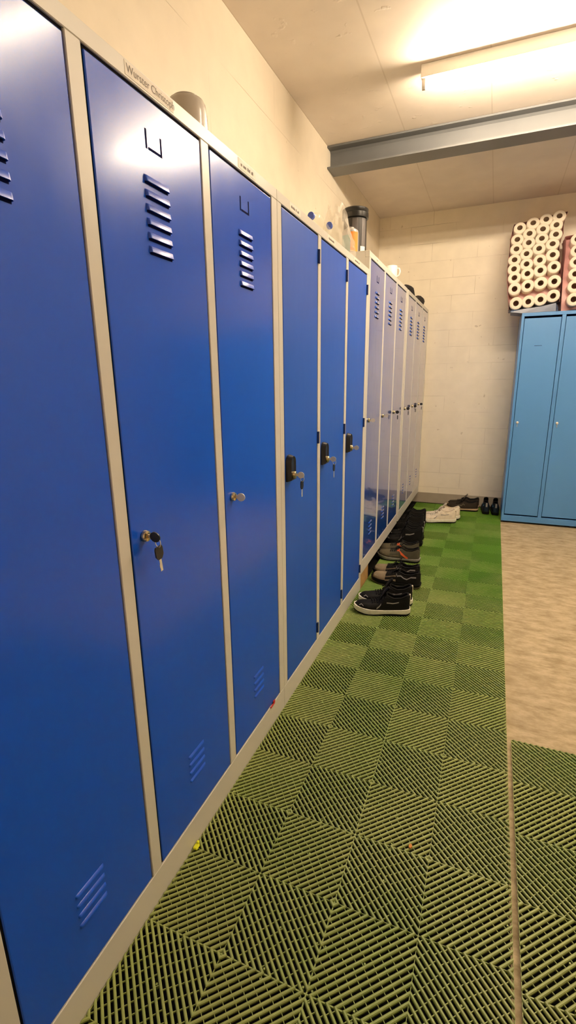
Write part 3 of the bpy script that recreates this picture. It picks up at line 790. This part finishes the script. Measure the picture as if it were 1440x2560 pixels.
WID = [(0, .016), (.015, .024), (.05, .031), (.15, .036), (.3, .0365), (.45, .038), (.6, .045), (.72, .049), (.82, .046), (.9, .038), (.95, .029), (.985, .016), (1, .008)]
def make_shoe(label, style, length=.29, width=1., collar=.085, sole_h=.026, upper='sh_black', sole='sh_black', mid=None, lining='sh_black', laces='sh_black', accent=None, accent2=None, stripe='side', boot=False, toe_mat=None, group=None):
    t = thing('shoe', label, 'shoe', group=group)
    L = length
    HT = [(0, collar + .008), (.06, collar + .006), (.15, collar - .008), (.3, collar - .012), (.40, collar + .004), (.47, collar + (.012 if boot else .006)), (.55, .078), (.65, .070), (.75, .064), (.85, .059), (.92, .054), (.97, .044), (1, .030)]
    Z0 = sole_h - .004
    def toe_spring(s): return .010 * max(0, (s - .72) / .28) ** 2
    def X(s): return (s - .5) * L
    def bend(s): return .006 * math.sin(PI * s) * 1.0
    def outer(s, tt, off=0.):
        """outer skin at station s, tt -1..1 (0 = ridge)"""
        w = lerp(WID, s) * width * (L / .29); h = max(lerp(HT, s), Z0 + .006) - Z0
        a = abs(tt)
        if s < .44:   # quarter: steep walls
            yy = w * (1 - .28 * (1 - a) ** 1.2 * 1.0); zz = h * (1 - a)
            if a > .98: pass
        else:
            ang = a * PI / 2
            e = .75
            yy = w * math.sin(ang) ** e; zz = h * math.cos(ang) ** .9 if a < 1 else 0
        sg = 1 if tt >= 0 else -1
        bul = 1 + .05 * math.sin(PI * min(1, max(0, a)))
        p = Vector((X(s), sg * (yy * bul + off) + bend(s), Z0 + zz + toe_spring(s) + off * .25))
        return p
    # upper
    b = bm_new(); st = [0, .012, .03, .06, .1, .16, .22, .29, .36, .42, .46, .50, .56, .62, .68, .74, .8, .86, .91, .95, .98, 1.]
    K = 8; rows_ = []
    for s in st:
        row = []
        if .03 <= s <= .42:
            # outer wall up, over the padded collar, down inside
            for k in range(K + 1): row.append(outer(s, -(1 - k / K)) if False else outer(s, -(1 - .999 * k / K)))
            rim = outer(s, -.001); rim2 = outer(s, .001)
            wi = (abs(rim.y - bend(s)) - .008)
            ins = [(-1, .003), (-.97, -.015), (-.9, -.04), (0, -.045), (.9, -.04), (.97, -.015), (1, .003)]
            for q, dz in ins:
                zz = rim.z + (dz if dz > -.03 else (max(.03, .0) - rim.z) * (dz / -.045) * .85)
                row.append(Vector((X(s), q * wi + bend(s), zz)))
            for k in range(K + 1): row.append(outer(s, .001 + .999 * k / K))
        else:
            n = 2 * K + 2 + 7
            for k in range(n): row.append(outer(s, -1 + 2 * k / (n - 1)))
        rows_.append(row)
    V = add_grid(b, rows_)
    b.faces.new(V[0]); b.faces.new(V[-1][::-1])
    up = obj('upper', b, upper, t, 70)
    # sole: tread plus optional contrasting midsole
    def sole_mesh(z0f, z1f, grow):
        b = bm_new(); ss = [0, .01, .03, .07, .15, .25, .35, .45, .55, .65, .74, .82, .89, .94, .97, .99, 1.]
        def ring(zf, g):
            pts = []
            for s in ss: w = lerp(WID, s) * width * (L / .29) + g; pts.append(Vector((X(s) + (g if s > .9 else -g if s < .1 else 0), w + bend(s), zf(s))))
            for s in ss[::-1]: w = lerp(WID, s) * width * (L / .29) + g; pts.append(Vector((X(s) + (g if s > .9 else -g if s < .1 else 0), -w + bend(s), zf(s))))
            return pts
        A = ring(z0f, grow - .001); B = ring(lambda s: z0f(s) * .6 + z1f(s) * .4, grow + .001); C = ring(z1f, grow)
        V = add_grid(b, [A, B, C], True); b.faces.new(V[0][::-1]); b.faces.new(V[-1]); return b
    base = lambda s: .0008 + toe_spring(s) * 1.1 + .006 * max(0, (.06 - s) / .06)
    wave = lambda s: sole_h + .003 * math.cos(2 * PI * s) + toe_spring(s) * .9
    if mid:
        split = lambda s: base(s) + .009 + .003 * math.sin(PI * s * 2)
        obj('outsole', sole_mesh(base, split, .0035), sole, t, 50)
        o = obj('midsole', sole_mesh(split, wave, .0045), mid, t, 50)
    else:
        obj('outsole', sole_mesh(base, wave, .004), sole, t, 50)
    # collar padding
    b = bm_new()
    loop = [outer(s, -.001) + Vector((0, .004, .002)) for s in (.03, .06, .1, .16, .22, .29, .36, .42)]
    loop += [outer(s, .001) + Vector((0, -.004, .002)) for s in (.42, .36, .29, .22, .16, .1, .06, .03)]
    add_tube(b, loop, .0055, 8, closed=True); obj('collar', b, lining, t, 70)
    # tongue
    b = bm_new(); tz = lerp(HT, .47)
    rows_ = []
    for s, dz, hw in ((.56, .004, .020), (.50, .010, .021), (.45, .022, .021), (.41, .034, .019), (.395, .040, .014)):
        z = lerp(HT, max(s, .47)) + dz
        rows_.append([Vector((X(s), q * hw + bend(s), z - .004 * abs(q))) for q in (-1, -.5, 0, .5, 1)])
    r2 = [[p + Vector((-.007, 0, -.003)) for p in r] for r in rows_[::-1]]
    add_grid(b, rows_ + r2 + [rows_[0]]); obj('tongue', b, lining, t, 70)
    # laces
    b = bm_new()
    for i, s in enumerate((.50, .545, .59, .635, .68)):
        hw = .42 - .02 * i
        pts = [outer(s + .012 * (1 if k else -1) * 0, -hw + 2 * hw * k / 6) + Vector((.004 * math.sin(k), 0, .0035)) for k in range(7)]
        add_tube(b, pts, .0028, 6)
    z = outer(.49, 0).z
    for sg in (-1, 1):
        p0 = outer(.50, 0) + Vector((0, 0, .006))
        add_tube(b, [p0, p0 + Vector((.002, sg * .014, .001)), p0 + Vector((.014, sg * .022, -.008)), p0 + Vector((.020, sg * .016, -.010)), p0 + Vector((.010, sg * .006, -.003))], .0022, 6)
    obj('laces', b, laces, t, 70)
    # applied side panels / stripes on both flanks
    def strip(path, w, m, name, off=.0016):
        b = bm_new()
        for sg in (-1, 1):
            top, bot = [], []
            for s, a in path:
                top.append(outer(s, sg * (a - w), off)); bot.append(outer(s, sg * min(a + w, 1.), off))
            add_grid(b, [top, bot])
        o = obj(name, b, m, t, 70); return o
    fine = lambda pts: [(lerp([(i, p[0]) for i, p in enumerate(pts)], q / 4), lerp([(i, p[1]) for i, p in enumerate(pts)], q / 4)) for q in range(4 * (len(pts) - 1) + 1)]
    if accent:
        if stripe == 'side': strip(fine([(.40, .42), (.50, .72), (.60, .58), (.66, .80)]), .07, accent, 'side_stripe')
        elif stripe == 'zig': strip(fine([(.06, .30), (.16, .16), (.24, .40), (.36, .22), (.46, .40)]), .06, accent, 'side_stripe')
        elif stripe == 'bars':
            strip(fine([(.20, .25), (.42, .45)]), .04, accent, 'side_stripe'); strip(fine([(.52, .62), (.60, .86)]), .06, accent, 'logo_patch')
        elif stripe == 'slash': strip(fine([(.25, .88), (.38, .55), (.52, .30)]), .13, accent, 'side_stripe')
        strip(fine([(.84, .62), (.88, .40), (.92, .62)]), .05, accent if stripe != 'slash' else upper, 'toe_trim')
    if toe_mat: 
        b = bm_new(); add_grid(b, [[outer(s, tt, .0018) for tt in [-.86 + 1.72 * k / 14 for k in range(15)]] for s in (.68, .72, .76, .8, .84, .88, .92, .95)])
        obj('toe_cap', b, toe_mat, t, 70)
        strip(fine([(.46, .72), (.56, .66), (.68, .70)]), .2, toe_mat, 'side_panel')
    if accent2:
        b = bm_new(); hh = lerp(HT, .0)
        add_box(b, (X(0) - .004, -.008, hh - .035), (X(0) + .004, .008, hh + .004), .002); obj('heel_tab', b, accent2, t)
    return t
def put(sh, x, y, ang, z=0.):
    """ground position of the shoe's centre; ang = heading of the toe"""
    sh.location = (x, y, z); sh.rotation_euler = (0, 0, ang); return sh
def pair(kw, near, far, ang, labn, labf, dang=0., first_args=None):
    a = make_shoe(labn, None, **kw); put(a, *near, ang)
    c = copy_tree(a); put(c, *far, ang + dang); c['label'] = labf
    return a, c
G = 'shoes standing along the lockers'
pair(dict(upper='sh_black', sole='sh_black', mid='sh_cream', accent='sh_grey', accent2='sh_white', stripe='bars', laces='sh_black', lining='sh_black', collar=.102, boot=True, length=.292, sole_h=.034, group=G),
     (.185, 2.385), (.180, 2.505), PI + .22, 'black trainer with white midsole, nearest shoe beside the lockers', 'black trainer right behind the nearest white-soled one', .02)
pair(dict(upper='sh_black2', sole='sh_khaki', mid='sh_black', toe_mat='sh_taupe', accent='sh_grey', stripe='zig', laces='sh_black', collar=.088, length=.30, group=G),
     (.185, 2.80), (.165, 2.925), PI - .10, 'dusty taupe and black work shoe behind the black trainers', 'black work shoe on the far side of the dusty taupe one', -.05)
pair(dict(upper='sh_olive', sole='sh_black', mid='sh_grey', accent='sh_orange', stripe='slash', laces='sh_black', collar=.090, length=.29, toe_mat='sh_khaki', group=G),
     (.125, 3.24), (.10, 3.37), PI - .04, 'olive shoe with an orange side flash beside the lockers', 'second olive shoe with orange flash, the far one', .04)
pair(dict(upper='sh_black', sole='sh_black', accent='sh_grey', accent2='sh_grey', stripe='bars', laces='sh_black2', collar=.135, boot=True, length=.29, group=G),
     (.095, 3.60), (.085, 3.75), PI + .02, 'tall black work boot with grey bars, the nearer of its pair', 'tall black work boot with grey bars, the farther of its pair', .05)
pair(dict(upper='sh_black2', sole='sh_black', accent='sh_black', stripe='side', laces='sh_black2', collar=.125, boot=True, length=.28, group=G),
     (.055, 4.02), (.05, 4.20), PI - .05, 'plain black boot under the far locker, the nearer one', 'plain black boot under the far locker, left of the white trainers', .05)
G2 = 'shoes standing by the back wall'
pair(dict(upper='sh_white', sole='sh_black', mid='sh_cream', accent='sh_grey', stripe='bars', laces='sh_cream', lining='sh_white', collar=.104, length=.315, sole_h=.034, group=G2),
     (.275, 4.325), (.30, 4.445), PI + .20, 'white trainer near the back wall, the nearer of its pair', 'white trainer behind the nearer white one', .02)
pair(dict(upper='sh_brown', sole='sh_black', mid='sh_tan', accent='sh_khaki', stripe='side', laces='sh_black', collar=.090, length=.29, group=G2, toe_mat='sh_brown'),
     (.455, 4.83), (.46, 4.955), PI - .02, 'dark brown shoe with tan midsole against the back wall, nearer one', 'dark brown shoe with tan midsole touching the wall side', .02)
pair(dict(upper='sh_navy', sole='sh_black', mid='sh_black', accent='sh_blue', accent2='sh_grey', stripe='zig', laces='sh_black', collar=.098, length=.285, group=G2, width=.78),
     (.672, 4.865), (.757, 4.855), PI / 2 + .03, 'black shoe with blue zigzag collar, heel out, left one', 'black shoe with blue zigzag collar, right one by the cabinet', -.02)

# ------------------------------------------------------------------ camera, world, view
cam = bpy.data.cameras.new('camera'); co = bpy.data.objects.new('camera', cam); COL.objects.link(co)
r = Vector((0.92540336, 0.37880404, -0.01166711)); u = Vector((-0.08704859, 0.24241693, 0.96625906)); f = Vector((-0.36885114, 0.89316378, -0.2573078))
Mx = Matrix.Identity(4)
for i in range(3): Mx[i][0] = r[i]; Mx[i][1] = u[i]; Mx[i][2] = -f[i]; Mx[i][3] = (0.6553, -0.0821, 1.2277)[i]
co.matrix_world = Mx
cam.sensor_fit = 'VERTICAL'; cam.sensor_height = 24.; cam.lens = 1226.916 * 24 / 2560
cam.clip_start = .02
scene.camera = co
w = bpy.data.worlds.new('world'); scene.world = w; w.use_nodes = True
w.node_tree.nodes['Background'].inputs[0].default_value = (.02, .018, .015, 1)
w.node_tree.nodes['Background'].inputs[1].default_value = .5
scene.view_settings.view_transform = 'Standard'; scene.view_settings.look = 'None'
scene.view_settings.exposure = 1.38; scene.view_settings.gamma = 1.; scene.view_settings.use_curve_mapping = False
scene.cycles.use_denoising = True
scene.cycles.max_bounces = 10; scene.cycles.diffuse_bounces = 6; scene.cycles.transparent_max_bounces = 12
scene.cycles.sample_clamp_indirect = 8.
